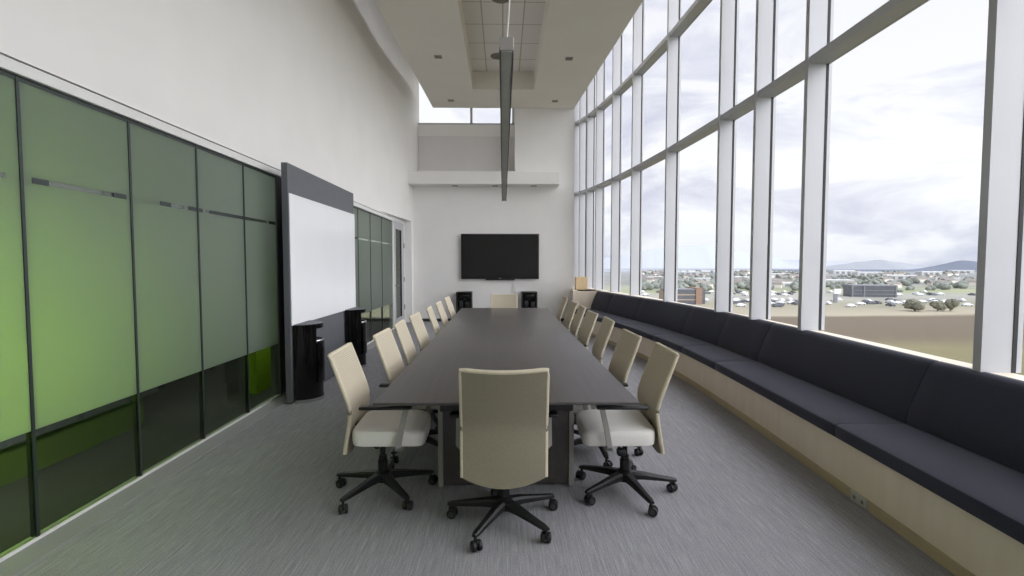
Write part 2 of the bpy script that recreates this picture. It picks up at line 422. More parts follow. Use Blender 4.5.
# corridor beyond the glass
bm = B_(); box(bm, -5.0, -2.6, YB, 14, -.2, -.01); tag(finish('floor.001', bm, M['corrfloor'], smooth=False), kind='structure')
bm = B_(); box(bm, -4.5, -4.35, YB, 14, -.01, 2.9); tag(finish('wall_corridor', bm, M['corrwall'], smooth=False), kind='structure')
bm = B_(); box(bm, -4.35, -2.75, YB, 14, 2.8, 2.9); tag(finish('ceiling.003', bm, M['corrwall'], smooth=False), kind='structure')
bm = B_(); box(bm, -3.52, -3.4, YB, 4.7, .3, 1.45); tag(finish('wall_corridor.001', bm, M['green'], smooth=False), kind='structure')
bm = B_(); box(bm, -3.52, -3.4, YB, 4.7, -.01, .3); tag(finish('trim_8', bm, M['green_dim'], smooth=False), kind='structure')
bm = B_(); box(bm, -3.42, -3.36, YB, 4.85, .26, .33); tag(finish('trim_6', bm, M['slate'], smooth=False), kind='structure')
bm = B_(); box(bm, -3.0, -2.86, 5.76, 6.12, -.01, 1.0); tag(finish('wall_corridor.002', bm, M['green'], smooth=False), kind='structure')

# glazed door in the left wall
d = tag(empty('door_1', (XG, 12.1, 0)), kind='structure')
def dpart(name, mat, *bs, parent=d):
    bm = B_()
    for b in bs: box(bm, *b)
    bm.transform(Matrix.Translation((-XG, -12.1, 0))); return finish(name, bm, mat, parent, smooth=False)
dpart('door_frame', M['trim'], (XG-.08, XG+.02, 11.42, 11.5, 0, 2.585), (XG-.08, XG+.02, 12.7, 12.78, 0, 2.585), (XG-.08, XG+.02, 11.5, 12.7, 2.5, 2.585))
leaf = dpart('door_leaf', M['alu'], (XG-.03, XG+.005, 11.5, 11.8, 0.01, 2.5), (XG-.03, XG+.005, 12.42, 12.7, 0.01, 2.5), (XG-.03, XG+.005, 11.8, 12.42, .01, .2), (XG-.03, XG+.005, 11.8, 12.42, 2.33, 2.5))
dpart('glass_pane', M['clear'], (XG-.02, XG-.008, 11.8, 12.42, .2, 2.33))
dpart('door_gasket', M['darkalu'], (XG-.02, XG+.008, 11.78, 11.81, .19, 2.34), (XG-.02, XG+.008, 12.41, 12.44, .19, 2.34))
bm = B_(); tube(bm, [(.005, -.45, 1.0), (.06, -.45, 1.0), (.06, -.3, 1.0)], .011, 8); finish('door_handle', bm, M['chrome'], d)
bm = B_()
for z in (.35, 1.05, 1.9): box(bm, -.0, .03, .58, .62, z, z+.12)
finish('hinge', bm, M['steel'], d, smooth=False)

# ---------------------------------------------------------------- conference table
t = tag(empty('conference_table', (.02, 5.635, 0)), 'long dark brown conference table lined with cream office chairs', 'table')
bm = B_(); box(bm, -.735, .735, -2.935, 2.935, .722, .74, .005); finish('tabletop', bm, M['table'], t)
for yc, hl, hw in ((-2.18, .16, .425), (0, .5, .26), (1.95, .5, .26)):
    bm = B_(); box(bm, -hw, hw, yc-hl, yc+hl, 0.012, .722, .004); p = finish('pedestal', bm, M['table'], t, smooth=False)
    for s in (-1, 1):
        bm = B_(); box(bm, s*(hw+.015)-.016, s*(hw+.015)+.016, yc-hl-.012, yc+hl+.012, 0, .722, .003); finish('side_trim', bm, M['steel'], p, smooth=False)
bm = B_(); box(bm, -.38, .38, -2.84, -2.36, .66, .722, .004); finish('cable_tray', bm, M['blackplastic'], t, smooth=False)

# ---------------------------------------------------------------- office chair (faces +y)
def backcurve(v):       # v 0..1 bottom -> top : (y, z)
    z = .345+(.948-.345)*v; k = .61
    y = -.137-(.045 if z < k else .0)*(k-z)/.265-(.128 if z > k else 0)*max(0, z-k)/.347
    y -= .006*math.exp(-((z-k)/.04)**2)
    return Vector((y, z))
def backpoint(u, v, thick=0.):     # u -1..1
    hw = .226+.004*math.sin(v*PI)
    q = backcurve(v); bow = .02*(1-u*u)
    zz = q.y-.055*(1-u*u)*max(0, 1-v/.25)**1.5-.012*(1-u*u)*max(0, (v-.8)/.2)
    return Vector((u*hw, q.x-bow+thick, zz))
def make_chair():
    root = empty('office_chair'); tag(root, 'x', 'chair', 'office chairs around the conference table')
    # backrest: shell behind, mesh in front
    NU, NV = 14, 24
    bm = B_(); th = .011
    fr = [[bm.verts.new(backpoint(-1+2*i/NU, j/NV, th)) for i in range(NU+1)] for j in range(NV+1)]
    bk = [[bm.verts.new(backpoint(-1+2*i/NU, j/NV, -th)) for i in range(NU+1)] for j in range(NV+1)]
    for j in range(NV):
        for i in range(NU):
            f = bm.faces.new((fr[j][i], fr[j][i+1], fr[j+1][i+1], fr[j+1][i])); f.material_index = 0
            f = bm.faces.new((bk[j][i+1], bk[j][i], bk[j+1][i], bk[j+1][i+1])); f.material_index = 1
    for j in range(NV):
        for i in (0, NU):
            f = bm.faces.new((fr[j][i], fr[j+1][i], bk[j+1][i], bk[j][i])); f.material_index = 1
    for i in range(NU):
        for j in (0, NV):
            f = bm.faces.new((fr[j][i], fr[j][i+1], bk[j][i+1], bk[j][i])); f.material_index = 1
    back = finish('backrest', bm, [M['backmesh'], M['backshell']], root)
    bm = B_(); pts = [backpoint(-1.0, v/20) for v in range(21)]+[backpoint(-1+2*i/16., 1.0)+Vector((0, 0, .002)) for i in range(1, 16)]+[backpoint(1.0, 1-v/20) for v in range(21)]
    tube(bm, pts, .0125, 8); finish('edge_trim', bm, M['edgetrim'], back)
    # seat: rounded cushion, waterfall front
    def outline(sc, z, dy=0.):
        pts = []
        for k in range(40):
            a = 2*PI*k/40; ca, sa = math.cos(a), math.sin(a); e = 2/6.5
            x = .245*sc*math.copysign(abs(ca)**e, ca); y = .225*sc*math.copysign(abs(sa)**e, sa)
            fr_ = max(0, y/.225)
            pts.append((x*(1-.05*fr_*fr_), y+.075+dy, z-.018*fr_**3))
        return pts
    bm = B_(); loft(bm, [outline(.93, .388), outline(.985, .394), outline(1., .41), outline(1.005, .45), outline(.995, .47), outline(.965, .481), outline(.9, .486), outline(.6, .487), outline(.2, .485)])
    finish('seat', bm, M['seatfabric'], root)
    bm = B_(); box(bm, -.19, .19, -.11, .24, .378, .398, .008); finish('seat_pan', bm, M['blackplastic'], root)
    bm = B_(); box(bm, -.075, .075, -.13, .13, .335, .38, .012); box(bm, -.03, .03, -.165, -.1, .34, .372, .006); box(bm, -.035, .035, -.168, -.15, .335, .47, .006)
    finish('tilt_mechanism', bm, M['blackplastic'], root)
    bm = B_(); tube(bm, [(-.07, .06, .352), (-.19, .07, .345)], .008, 8); box(bm, -.24, -.185, .045, .095, .325, .368, .012)
    finish('lever', bm, M['blackplastic'], root)
    # arms
    for s in (-1, 1):
        bm = B_(); x = s*.278
        path = [(s*.15, .15, .372), (s*.255, .15, .374), (x, .152, .40), (x, .175, .53), (x, .2, .637)]
        rings = []
        for p in path:
            q = Vector(p); hy, hx = .0155, .014
            rings.append([(q.x-hx, q.y-hy, q.z), (q.x+hx, q.y-hy, q.z), (q.x+hx, q.y+hy, q.z), (q.x-hx, q.y+hy, q.z)])
        # the first two rings stand upright
        for k in range(2):
            q = Vector(path[k]); rings[k] = [(q.x, q.y-.022, q.z+s*.008), (q.x, q.y-.022, q.z-s*.008), (q.x, q.y+.022, q.z-s*.008), (q.x, q.y+.022, q.z+s*.008)]
        loft(bm, rings); arm = finish('arm_post', bm, M['steel'], root, smooth=False)
        bm = B_(); box(bm, x-.03, x+.03, -.075, .235, .634, .655, .009, 3); finish('arm_pad', bm, M['blackplastic'], arm)
    # gas column
    bm = B_(); lathe(bm, [(.03, .085), (.032, .1), (.032, .22), (.026, .225), (.026, .25), (.017, .252), (.017, .34)], 16); finish('gas_column', bm, M['blackplastic'], root)
    # five-star base with casters
    bm = B_(); lathe(bm, [(.03, .075), (.05, .082), (.054, .1), (.052, .14), (.036, .15)], 18)
    for k in range(5):
        a = 2*PI*k/5; R = Matrix.Rotation(a, 4, 'Z'); rings = []
        for r, z, hw, hh in ((.03, .118, .034, .024), (.12, .112, .027, .02), (.22, .098, .021, .015), (.315, .086, .018, .011), (.338, .082, .012, .008)):
            rings.append([R @ Vector((r, sy_*hw*q, z+hz*hh)) for sy_, hz, q in ((-1, -1, 1), (1, -1, 1), (1, .4, 1), (.6, 1, 1), (-.6, 1, 1), (-1, .4, 1))])
        loft(bm, rings)
    base = finish('star_base', bm, M['blackplastic'], root)
    proto = None
    for k in range(5):
        a = 2*PI*k/5
        if proto is None:
            bm = B_()
            for s in (-1, 1):
                n0 = len(bm.verts); lathe(bm, [(.012, -.010), (.026, -.010), (.0285, -.006), (.0285, .006), (.026, .010), (.012, .010)], 18)
                bm.verts.ensure_lookup_table(); vs = bm.verts[n0:]
                bmesh.ops.transform(bm, matrix=Matrix.Translation((.012, s*.0165, .0285)) @ Matrix.Rotation(PI/2, 4, 'X'), verts=vs)
                n0 = len(bm.verts); lathe(bm, [(.004, 0), (.015, .0), (.015, .003)], 14, mat=1); bm.verts.ensure_lookup_table()
                bmesh.ops.transform(bm, matrix=Matrix.Translation((.012, s*.0265, .0285)) @ Matrix.Rotation(-s*PI/2, 4, 'X'), verts=bm.verts[n0:])
            tube(bm, [(0, 0, .035), (0, 0, .085)], .008, 10); box(bm, -.012, .03, -.007, .007, .026, .062, .004)
            c = proto = finish('caster', bm, [M['caster'], M['castercap']], base)
        else:
            c = proto.copy(); COL.objects.link(c); c.parent = base
        c.location = (.322*math.cos(a), .322*math.sin(a), 0); c.rotation_euler = (0, 0, a+(.9, 2.2, -.6, 1.5, 3.0)[k])
    return root, base
chair0, base0 = make_chair()
used = [False]
ordn = ['nearest', 'second', 'third', 'fourth', 'fifth', 'sixth', 'seventh']
def place(x, y, rz, star, label):
    c = chair0 if not used[0] else copy_tree(chair0); used[0] = True
    c.location = (x, y, 0); c.rotation_euler = (0, 0, rz); c['label'] = label
    for ch in c.children:
        if ch.name.startswith('star_base'): ch.rotation_euler = (0, 0, star-rz)
place(0.005, 2.83, 0.0, math.radians(242), 'cream mesh-back office chair at the near end of the table, its back towards us')
Ls = [(-.79, 3.22), (-.715, 4.0), (-.71, 4.66), (-.70, 5.38), (-.665, 6.22), (-.66, 7.07), (-.66, 8.13)]
Rs = [(.80, 3.2), (.76, 3.9), (.79, 4.9), (.76, 5.62), (.76, 6.35), (.765, 7.1), (.77, 8.15)]
stars = [237, 250, 222, 241, 215, 260, 233]
for i, (x, y) in enumerate(Ls):
    w = ('office chair nearest us' if i == 0 else 'office chair furthest from us' if i == 6 else ordn[i]+' office chair counting from the near end')
    place(x, y, -PI/2+(.03, -.02, .04, -.03, .05, 0, -.04)[i], math.radians(stars[i]), 'cream mesh-back '+w+' on the green glass wall side' if i in (0, 6) else w[0].lower()+w[1:]+' in the row by the green glass wall')
stars = [285, 270, 250, 290, 262, 281, 275]
for i, (x, y) in enumerate(Rs):
    w = ('cream mesh-back office chair nearest us' if i == 0 else 'cream mesh-back office chair furthest from us' if i == 6 else ordn[i]+' office chair counting from the near end')
    place(x, y, PI/2+(-.03, .03, -.02, .05, -.02, .03, 0)[i], math.radians(stars[i]), w+' on the window bench side')
place(0.02, 8.72, PI, math.radians(80), 'cream office chair alone at the far end of the table, below the television')

# ---------------------------------------------------------------- banquette bench
bench = tag(empty('window_bench', (2.2, 5.0, 0)), 'long curved window bench with navy cushions on a pale wood base', 'bench')
BI = Matrix.Translation((-2.2, -5.0, 0))
def sweep(name, mat, prof, y0, y1, parent, endround=0., step=.16, smooth=True):
    bm = B_(); n = max(3, int((y1-y0)/step)); rings = []
    cx = sum(p[0] for p in prof)/len(prof); cz = sum(p[1] for p in prof)/len(prof)
    lst = [(y0+(y1-y0)*k/n, 1.) for k in range(n+1)]
    if endround:
        e = endround
        lst = [(y0, .0), (y0+e*.3, .6), (y0+e, 1.)]+[q for q in lst if y0+e*1.5 < q[0] < y1-e*1.5]+[(y1-e, 1.), (y1-e*.3, .6), (y1, .0)]
    for y, s in lst:
        r = []
        for o, z in prof:
            if endround:
                do = o-cx; dz = z-cz; L = math.hypot(do, dz)
                k = 1-(1-s)*min(.9, endround*.8/max(L, .01)); o2, z2 = cx+do*k, cz+dz*k
            else: o2, z2 = o, z
            p = off(Bf, y, o2); r.append((p[0], p[1], z2))
        rings.append(r)
    loft(bm, rings); bm.transform(BI); return finish(name, bm, mat, parent, smooth=smooth)
Y1 = 11.5
sweep('base_panel', M['maple'], [(0, .065), (0, .362), (.6, .362), (.6, .82), (.64, .82), (.64, .065)], -2.8, Y1, bench, smooth=False)
sweep('toe_kick', M['toe'], [(-.006, 0), (-.006, .066), (.3, .066), (.3, 0)], -2.8, Y1, bench, smooth=False)
seams = [-1.4, .9, 3.16, 5.22, 6.22, 7.26, 9.02, 10.43, Y1-.005]
sp = [(-.045, .362), (-.062, .37), (-.068, .39), (-.068, .43), (-.06, .448), (-.04, .458), (.1, .464), (.25, .464), (.38, .462), (.5, .46), (.5, .362)]
bp = [(.39, .455), (.385, .48), (.40, .55), (.435, .65), (.475, .75), (.51, .825), (.525, .855), (.55, .873), (.585, .875), (.605, .862), (.608, .83), (.6, .455)]
for a, b in zip(seams, seams[1:]):
    sweep('seat_cushion', M['fabric'], sp, a+.002, b-.002, bench, .009)
    sweep('back_cushion', M['fabric'], bp, a+.002, b-.002, bench, .009)
bm = B_(); prism(bm, [(1.625, 11.5), (2.26, 11.5), (2.30, 11.7), (2.1, 12.6), (1.845, 12.95), (1.82, 12.95)], 0, ZS); bm.transform(BI)
finish('end_panel', bm, M['maple'], bench, smooth=False)
# outlet on the toe kick
oo = tag(empty('power_outlet', (off(Bf, 2.98, -.0145)[0], 2.98, .035)), 'small grey power outlet set low in the wooden bench base', 'outlet')
bm = B_(); box(bm, -.006, .004, -.07, .07, -.03, .035, .003); f = finish('face_plate', bm, M['outlet'], oo)
for s in (-1, 1):
    bm = B_(); box(bm, -.0075, -.004, s*.034-.011, s*.034+.011, -.008, .014, .002); finish('socket', bm, M['speaker'], oo)
# wooden box on the end counter
wb = tag(empty('wooden_box', (1.93, 12.25, ZS+.001)), 'small pale wooden box standing on the far end of the bench', 'box')
bm = B_(); 
box(bm, -.14, .14, -.13, -.115, 0, .31, .003); box(bm, -.14, .14, .115, .13, 0, .31, .003); box(bm, -.14, -.125, -.115, .115, 0, .31, .003); box(bm, .125, .14, -.115, .115, 0, .31, .003)
finish('side_panel', bm, M['wood_end'], wb, smooth=False)
bm = B_(); box(bm, -.125, .125, -.115, .115, .0, .015); finish('bottom_panel', bm, M['wood_end'], wb, smooth=False)

# ---------------------------------------------------------------- whiteboard panel and bins
wp = tag(empty('whiteboard_panel', (-2.25, 5.28, 0)), 'tall slate grey panel carrying a large white board on the left wall', 'whiteboard')
bm = B_(); box(bm, -.065, 0, 0, 2.3, .015, 2.56, .004); finish('panel', bm, M['slate'], wp, smooth=False)
bm = B_(); box(bm, 0, .012, .015, 2.3, .84, 2.245, .004); finish('board_surface', bm, M['whiteboard'], wp, smooth=False)
for y in (.6, 1.75):
    bm = B_(); box(bm, -.278, -.065, y, y+.12, .5, 2.0, .004); finish('wall_bracket', bm, M['slate'], wp, smooth=False)
def make_bin():
    root = empty('waste_bin')
    R, Hh = .215, .845
    def half(r, seg=22, dx=0.): return [(r*math.cos(a)*1.02+dx, r*math.sin(a)) for a in [-PI/2+PI*k/seg for k in range(seg+1)]]
    bm = B_(); h = half(R)
    prism(bm, h, .035, .655)                                   # closed body
    # upper shell: keep the near side, open on the far quarter
    a0, a1 = -PI/2, -.5
    outer = [(R*1.02*math.cos(a), R*math.sin(a)) for a in [a0+(a1-a0)*k/16 for k in range(17)]]; inner = [(.92*x, .92*y) for x, y in reversed(outer)]
    prism(bm, outer+inner, .655, .80)
    outer = [(R*1.02*math.cos(a), R*math.sin(a)) for a in [1.15+(PI/2-1.15)*k/6 for k in range(7)]]; inner = [(.9*x, .9*y) for x, y in reversed(outer)]
    prism(bm, outer+inner, .655, .80); box(bm, .001, .012, -R*.9, R*.9, .655, .80)
    body = finish('body', bm, M['blackgloss'], root)
    bm = B_(); prism(bm, half(R*1.02), .795, Hh); finish('top_cap', bm, M['blackgloss'], root)
    bm = B_(); prism(bm, half(R*1.025), Hh, Hh+.006); finish('top_rim', bm, M['slate'], root)
    bm = B_(); rings = []
    arc = [-.5+1.65*k/12 for k in range(13)]
    tube(bm, [((R+.004)*1.02*math.cos(a), (R+.004)*math.sin(a), .66) for a in arc], .009, 8)
    finish('opening_lip', bm, M['chrome'], root)
    bm = B_(); outer = [((R+.016)*1.02*math.cos(a), (R+.016)*math.sin(a)) for a in [-.45+1.5*k/10 for k in range(11)]]; inn = [(.94*x, .94*y) for x, y in reversed(outer)]
    prism(bm, outer+inn, .2, .64); finish('front_flap', bm, M['blackgloss'], root)
    bm = B_(); prism(bm, half(R+.006), 0.0, .036); finish('base_ring', bm, M['chrome'], root)
    return root
b0 = make_bin(); b0.location = (-2.235, 5.53, 0)
tag(b0, 'black half-round waste bin under the near edge of the white board', 'waste bin', 'black waste bins by the board panel')
b1 = copy_tree(b0); b1.location = (-2.235, 7.27, 0)
tag(b1, 'black half-round waste bin under the far edge of the white board', 'waste bin', 'black waste bins by the board panel')

# ---------------------------------------------------------------- television and black cabinets
tv = tag(empty('television', (-.075, YF-.02, 1.695)), 'large black flat television hung on the white far wall', 'television')
bm = B_(); box(bm, -1.01, 1.01, -.085, -.04, -.585, .585, .008); finish('bezel', bm, M['blackplastic'], tv)
bm = B_(); box(bm, -.985, .985, -.088, -.084, -.545, .565, .001); finish('screen', bm, M['screen'], tv, smooth=False)
bm = B_(); box(bm, -.38, .38, -.08, -.045, -.615, -.583, .006); finish('speaker_bar', bm, M['blackplastic'], tv)
bm = B_(); box(bm, -.035, .035, -.0885, -.084, -.572, -.556, .002); finish('badge', bm, M['steel'], tv, smooth=False)
bm = B_(); box(bm, -.3, .3, -.042, .003, -.25, .25, .004); finish('wall_mount', bm, M['steel'], tv, smooth=False)
bm = B_(); box(bm, .325, .345, -.008, .003, -1.6, -.5, .002); finish('cable_cover', bm, M['trim'], tv, smooth=False)

def make_cab():
    root = empty('equipment_cabinet'); w, h, dp = .20, .79, .34
    bm = B_()
    box(bm, -w, -w+.03, -dp, 0, 0, h, .004); box(bm, w-.03, w, -dp, 0, 0, h, .004); box(bm, -w+.03, w-.03, -dp, 0, h-.03, h, .004)
    box(bm, -w+.03, w-.03, -dp, 0, 0, .05, .004); box(bm, -w+.03, w-.03, -.02, 0, .05, h-.03)
    finish('cabinet_frame', bm, M['slate_dark'], root, smooth=False)
    bm = B_(); box(bm, -w+.032, w-.032, -dp+.01, -.03, .33, .355); finish('shelf', bm, M['blackplastic'], root, smooth=False)
    bm = B_(); box(bm, -w+.05, w-.05, -dp+.03, -.05, .62, .74, .03, 3); dv = finish('upper_device', bm, M['blackgloss'], root)
    bm = B_(); box(bm, -w+.07, -.03, -dp+.05, -.06, .355, .56, .01); box(bm, .03, w-.06, -dp+.04, -.06, .355, .54, .01); finish('lower_device', bm, M['blackplastic'], root)
    bm = B_(); lathe(bm, [(.004, 0), (.014, 0), (.014, .01)], 12); bmesh.ops.transform(bm, matrix=Matrix.Translation((.01, -dp+.04, .6)) @ Matrix.Rotation(PI/2, 4, 'X'), verts=bm.verts); 
    finish('indicator_knob', bm, M['chrome'], root)
    return root
M['slate_dark'] = mottled('dark_grey_laminate', (44, 42, 42), .06, 6, .5)
k0 = make_cab(); k0.location = (-.995, YF-.03, 0); tag(k0, 'small black open-front cabinet below the left half of the television', 'cabinet', 'black cabinets under the television')
k1 = copy_tree(k0); k1.location = (.675, YF-.045, 0); tag(k1, 'small black open-front cabinet below the right half of the television', 'cabinet', 'black cabinets under the television')

# ---------------------------------------------------------------- ceiling fittings
pl = tag(empty('pendant_light', (.02, 5.85, 2.67)), 'long slim grey linear pendant light hanging above the table', 'pendant light')
bm = B_()
box(bm, -.038, .038, -3.15, 3.15, -.01, .032, .003); finish('housing', bm, M['lampgrey'], pl, smooth=False)
for s in (-1, 1):
    bm = B_(); box(bm, s*.035-.004, s*.035+.004, -3.13, 3.15, -.046, -.01, .001); finish('side_rail', bm, M['slate'], pl, smooth=False)
bm = B_(); box(bm, -.03, .03, -3.14, 3.14, -.04, -.01); finish('diffuser', bm, M['lampgrey'], pl, smooth=False)
bm = B_(); box(bm, -.036, .036, -3.158, -3.15, -.038, .031, .002); finish('end_cap', bm, M['steel'], pl, smooth=False)
for y in (-3.0, 3.0):
    bm = B_(); tube(bm, [(-.0, y, .045), (.012, y, .2), (.035, y, .6), (.05, y, 1.5), (.05, y, 3.23)], .0045, 6); finish('suspension_cable', bm, M['trim'], pl)
def spk(x, y):
    r = empty('ceiling_speaker', (x, y, 5.9)); bm = B_(); lathe(bm, [(.155, 0), (.16, -.006), (.15, -.014), (.02, -.016)], 28); finish('grille', bm, M['speaker'], r)
    bm = B_(); tube(bm, [(.158*math.cos(a), .158*math.sin(a), -.006) for a in [2*PI*k/28 for k in range(29)]], .007, 6); finish('rim', bm, M['ctile'], r); return r
s0 = tag(spk(-.03, 8.45), 'round grey ceiling speaker in the recessed tiles, the nearer one', 'speaker', 'ceiling speakers in the tiled recess')
s1 = tag(spk(-.10, 10.75), 'round grey ceiling speaker in the recessed tiles, farther along behind the pendant', 'speaker', 'ceiling speakers in the tiled recess')
def dlight(x, y, z, label, group):
    r = tag(empty('downlight', (x, y, z)), label, 'downlight', group); s = .075
    bm = B_(); box(bm, -s, s, -s, -s+.014, -.008, .0); box(bm, -s, s, s-.014, s, -.008, .0); box(bm, -s, -s+.014, -s+.014, s-.014, -.008, .0); box(bm, s-.014, s, -s+.014, s-.014, -.008, .0)
    finish('rim', bm, M['steel'], r, smooth=False)
    bm = B_(); box(bm, -s+.014, s-.014, -s+.014, s-.014, -.004, 0.0); finish('lens', bm, M['speaker'], r, smooth=False)
for x, y, l in ((-1.25, 9.83, 'square recessed downlight in the beige soffit, left of the tiled recess and nearer us'), (1.29, 9.87, 'square recessed downlight in the beige soffit, right of the tiled recess and nearer us'),
                (-1.27, 12.4, 'square recessed downlight near the far left corner of the beige soffit'), (1.28, 12.4, 'square recessed downlight near the far right corner of the beige soffit')):
    dlight(x, y, 5.5, l, 'soffit downlights')
for x, l in ((-1.22, 'leftmost of the small downlights under the far wall ledge'), (-.2, 'middle one of the small downlights under the far wall ledge'), (.79, 'rightmost of the small downlights under the far wall ledge')):
    dlight(x, 12.78, 3.49, l, 'ledge downlights')

# ---------------------------------------------------------------- outside
ZG = -18.
bm = B_()
nx, ny = 30, 40
g = [[bm.verts.new((-300+2300*i/nx, -200+1450*j/ny, ZG)) for i in range(nx+1)] for j in range(ny+1)]
for j in range(ny):
    for i in range(nx): bm.faces.new((g[j][i], g[j][i+1], g[j+1][i+1], g[j+1][i]))
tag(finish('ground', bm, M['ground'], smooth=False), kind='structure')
def ridge(name, y, x0, x1, prof, mat, seed, n=160, dep=300.):
    bm = B_(); lo = []; hi = []; bk = []
    for i in range(n+1):
        x = x0+(x1-x0)*i/n; h = 0.
        for c, w, a in prof: h += a*math.exp(-((x-c)/w)**2)
        h += (noise.noise(Vector((x*.006, seed, 0)))*.18+noise.noise(Vector((x*.02, seed, 3)))*.07)*h
        lo.append(bm.verts.new((x, y, ZG-5))); hi.append(bm.verts.new((x, y+dep*.5, ZG+max(h, 1.)))); bk.append(bm.verts.new((x, y+dep, ZG-5)))
    for i in range(n):
        bm.faces.new((lo[i], lo[i+1], hi[i+1], hi[i])); bm.faces.new((hi[i], hi[i+1], bk[i+1], bk[i]))
    return tag(finish(name, bm, mat), kind='structure')
K = 1/497.
def rx(px, y): return (px-503)*K*y
def rz(py, y): return 1.5+(264-py)*K*y-ZG
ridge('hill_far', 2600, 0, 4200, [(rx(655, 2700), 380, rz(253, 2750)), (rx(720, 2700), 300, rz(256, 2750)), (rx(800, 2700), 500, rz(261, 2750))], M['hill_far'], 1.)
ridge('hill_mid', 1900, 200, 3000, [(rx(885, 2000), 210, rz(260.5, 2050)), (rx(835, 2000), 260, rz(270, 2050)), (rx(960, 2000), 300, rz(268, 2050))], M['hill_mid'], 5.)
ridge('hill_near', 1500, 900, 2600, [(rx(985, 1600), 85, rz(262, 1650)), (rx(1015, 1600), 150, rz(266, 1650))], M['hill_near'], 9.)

def gp(px, py): y = (1.5-ZG)*497/(py-264.); return (px-503)*y/497., y
# dark office building
ob = tag(empty('office_building', (218.5, 289, ZG)), 'low dark glass office building standing among parked cars in the valley', 'building')
rot = Matrix.Rotation(-.25, 4, 'Z')
bm = B_(); box(bm, -11, 12, 0, 13, 0, 6.4); bm.transform(rot); finish('facade', bm, M['office_glass'], ob, smooth=False)
bm = B_(); box(bm, -11.3, 12.3, -.3, 13.3, 6.4, 7.0); bm.transform(rot); finish('roof_parapet', bm, M['office_frame'], ob, smooth=False)
for x in (-11, -4.8, 11.6):
    bm = B_(); box(bm, x-.3, x+.5, -.4, 0, 0, 6.4); bm.transform(rot); finish('pier', bm, M['office_frame'], ob, smooth=False)
for z in (1.6, 3.7):
    bm = B_(); box(bm, -11, 12, -.2, 0, z, z+.35); bm.transform(rot); finish('floor_band', bm, M['office_frame'], ob, smooth=False)
# brick building at left
bb = tag(empty('brick_building', (88, 238, ZG)), 'low brick and glass building seen between two left-hand window mullions', 'building')
bm = B_(); box(bm, -4, 5, 0, 12, 0, 7); finish('glazed_wing', bm, M['office_glass'], bb, smooth=False)
bm = B_(); box(bm, -9, -4, 1, 12, 0, 6.4); finish('tan_wing', bm, M['tan'], bb, smooth=False)
bm = B_(); box(bm, 5, 8, -.6, 12, 0, 8); finish('brick_pier', bm, M['brick'], bb, smooth=False)
bm = B_(); box(bm, 8, 10.5, 2, 12, 0, 7); finish('end_wing', bm, M['office_glass'], bb, smooth=False)
bm = B_(); box(bm, -9.3, 5, -.3, 12, 7, 7.5); finish('roof_slab', bm, M['office_frame'], bb, smooth=False)
for z in (2., 4.4):
    bm = B_(); box(bm, -9.1, 5, -.15, 0.02, z, z+.5); finish('floor_band', bm, M['tan'], bb, smooth=False)
# sign
sg = tag(empty('pylon_sign', (168.2, 248, ZG)), 'white roadside pylon sign left of the dark office building', 'sign')
bm = B_(); box(bm, -.9, .9, -.3, .3, 0, 4.4); finish('post', bm, M['office_frame'], sg, smooth=False)
bm = B_(); box(bm, -.9, 2.6, -.4, .4, 4.4, 7.0, .1); finish('sign_panel', bm, M['carpaint'], sg, smooth=False)
# bushes and trees
def blob(bm, c, r, seed, sub=3):
    n0 = len(bm.verts); bmesh.ops.create_icosphere(bm, subdivisions=sub, radius=1.)
    bm.verts.ensure_lookup_table()
    for v in bm.verts[n0:]:
        d = v.co.normalized(); k = 1+.28*noise.noise(d*2.2+Vector((seed, 0, 0)))+.2*noise.noise(d*6+Vector((0, seed, 0)))
        v.co = Vector(c)+Vector((d.x*r[0], d.y*r[1], d.z*r[2]))*k
def tree(name, loc, w, h, seed, mat, label, cat, group=None):
    r = tag(empty(name, loc), label, cat, group); rnd = random.Random(seed)
    bm = B_()
    for k in range(7):
        a = rnd.uniform(0, 6.28); q = rnd.uniform(.0, .3)*w
        blob(bm, (q*math.cos(a), q*math.sin(a), h*rnd.uniform(.38, .68)), (w*.27, w*.27, h*.3), seed+k*3.1)
    finish('foliage', bm, mat, r)
    bm = B_(); tube(bm, [(0, 0, -.1), (0, .05, h*.25), (.05, 0, h*.5)], [w*.05, w*.04, w*.02], 7); finish('trunk', bm, M['bark'], r); return r
for px, py, w, h, l in ((922.5, 312, 7.0, 5.2, 'round grey-green tree nearest the dark office building, at the field edge'), (946, 312, 5.4, 4.4, 'left one of a pair of bushy trees at the field edge by the rightmost mullion'), (959, 312, 5.2, 5.2, 'right one of a pair of bushy trees at the field edge by the rightmost mullion')):
    x, y = gp(px, py); tree('tree', (x, y, ZG), w, h, px, M['foliage'], l, 'tree', 'trees at the field edge')
# town: far trees, houses, parked cars
def tri_house(name):
    r = empty(name); bm = B_(); box(bm, -5, 5, -3.5, 3.5, 0, 3.2); finish('walls', bm, M['housewall'], r, smooth=False)
    bm = B_(); v = [bm.verts.new(p) for p in ((-5.4, -3.9, 3.2), (5.4, -3.9, 3.2), (5.4, 3.9, 3.2), (-5.4, 3.9, 3.2), (-5.2, 0, 5.2), (5.2, 0, 5.2))]
    for f in ((0, 1, 5, 4), (2, 3, 4, 5), (0, 4, 3), (1, 2, 5), (0, 3, 2, 1)): bm.faces.new([v[i] for i in f])
    finish('roof', bm, M['houseroof'], r, smooth=False); return r
rnd = random.Random(3)
h0 = None
def inview(y):   # a place somewhere the windows look at
    px = rnd.choice([rnd.uniform(640, 665), rnd.uniform(676, 716), rnd.uniform(732, 752), rnd.uniform(770, 802), rnd.uniform(826, 982), rnd.uniform(826, 982)])
    return (px-503)*y/497.
taken = []
def free(x, y, r):
    if any((x-a)**2+(y-b)**2 < (r+c)**2 for a, b, c in taken): return False
    taken.append((x, y, r)); return True
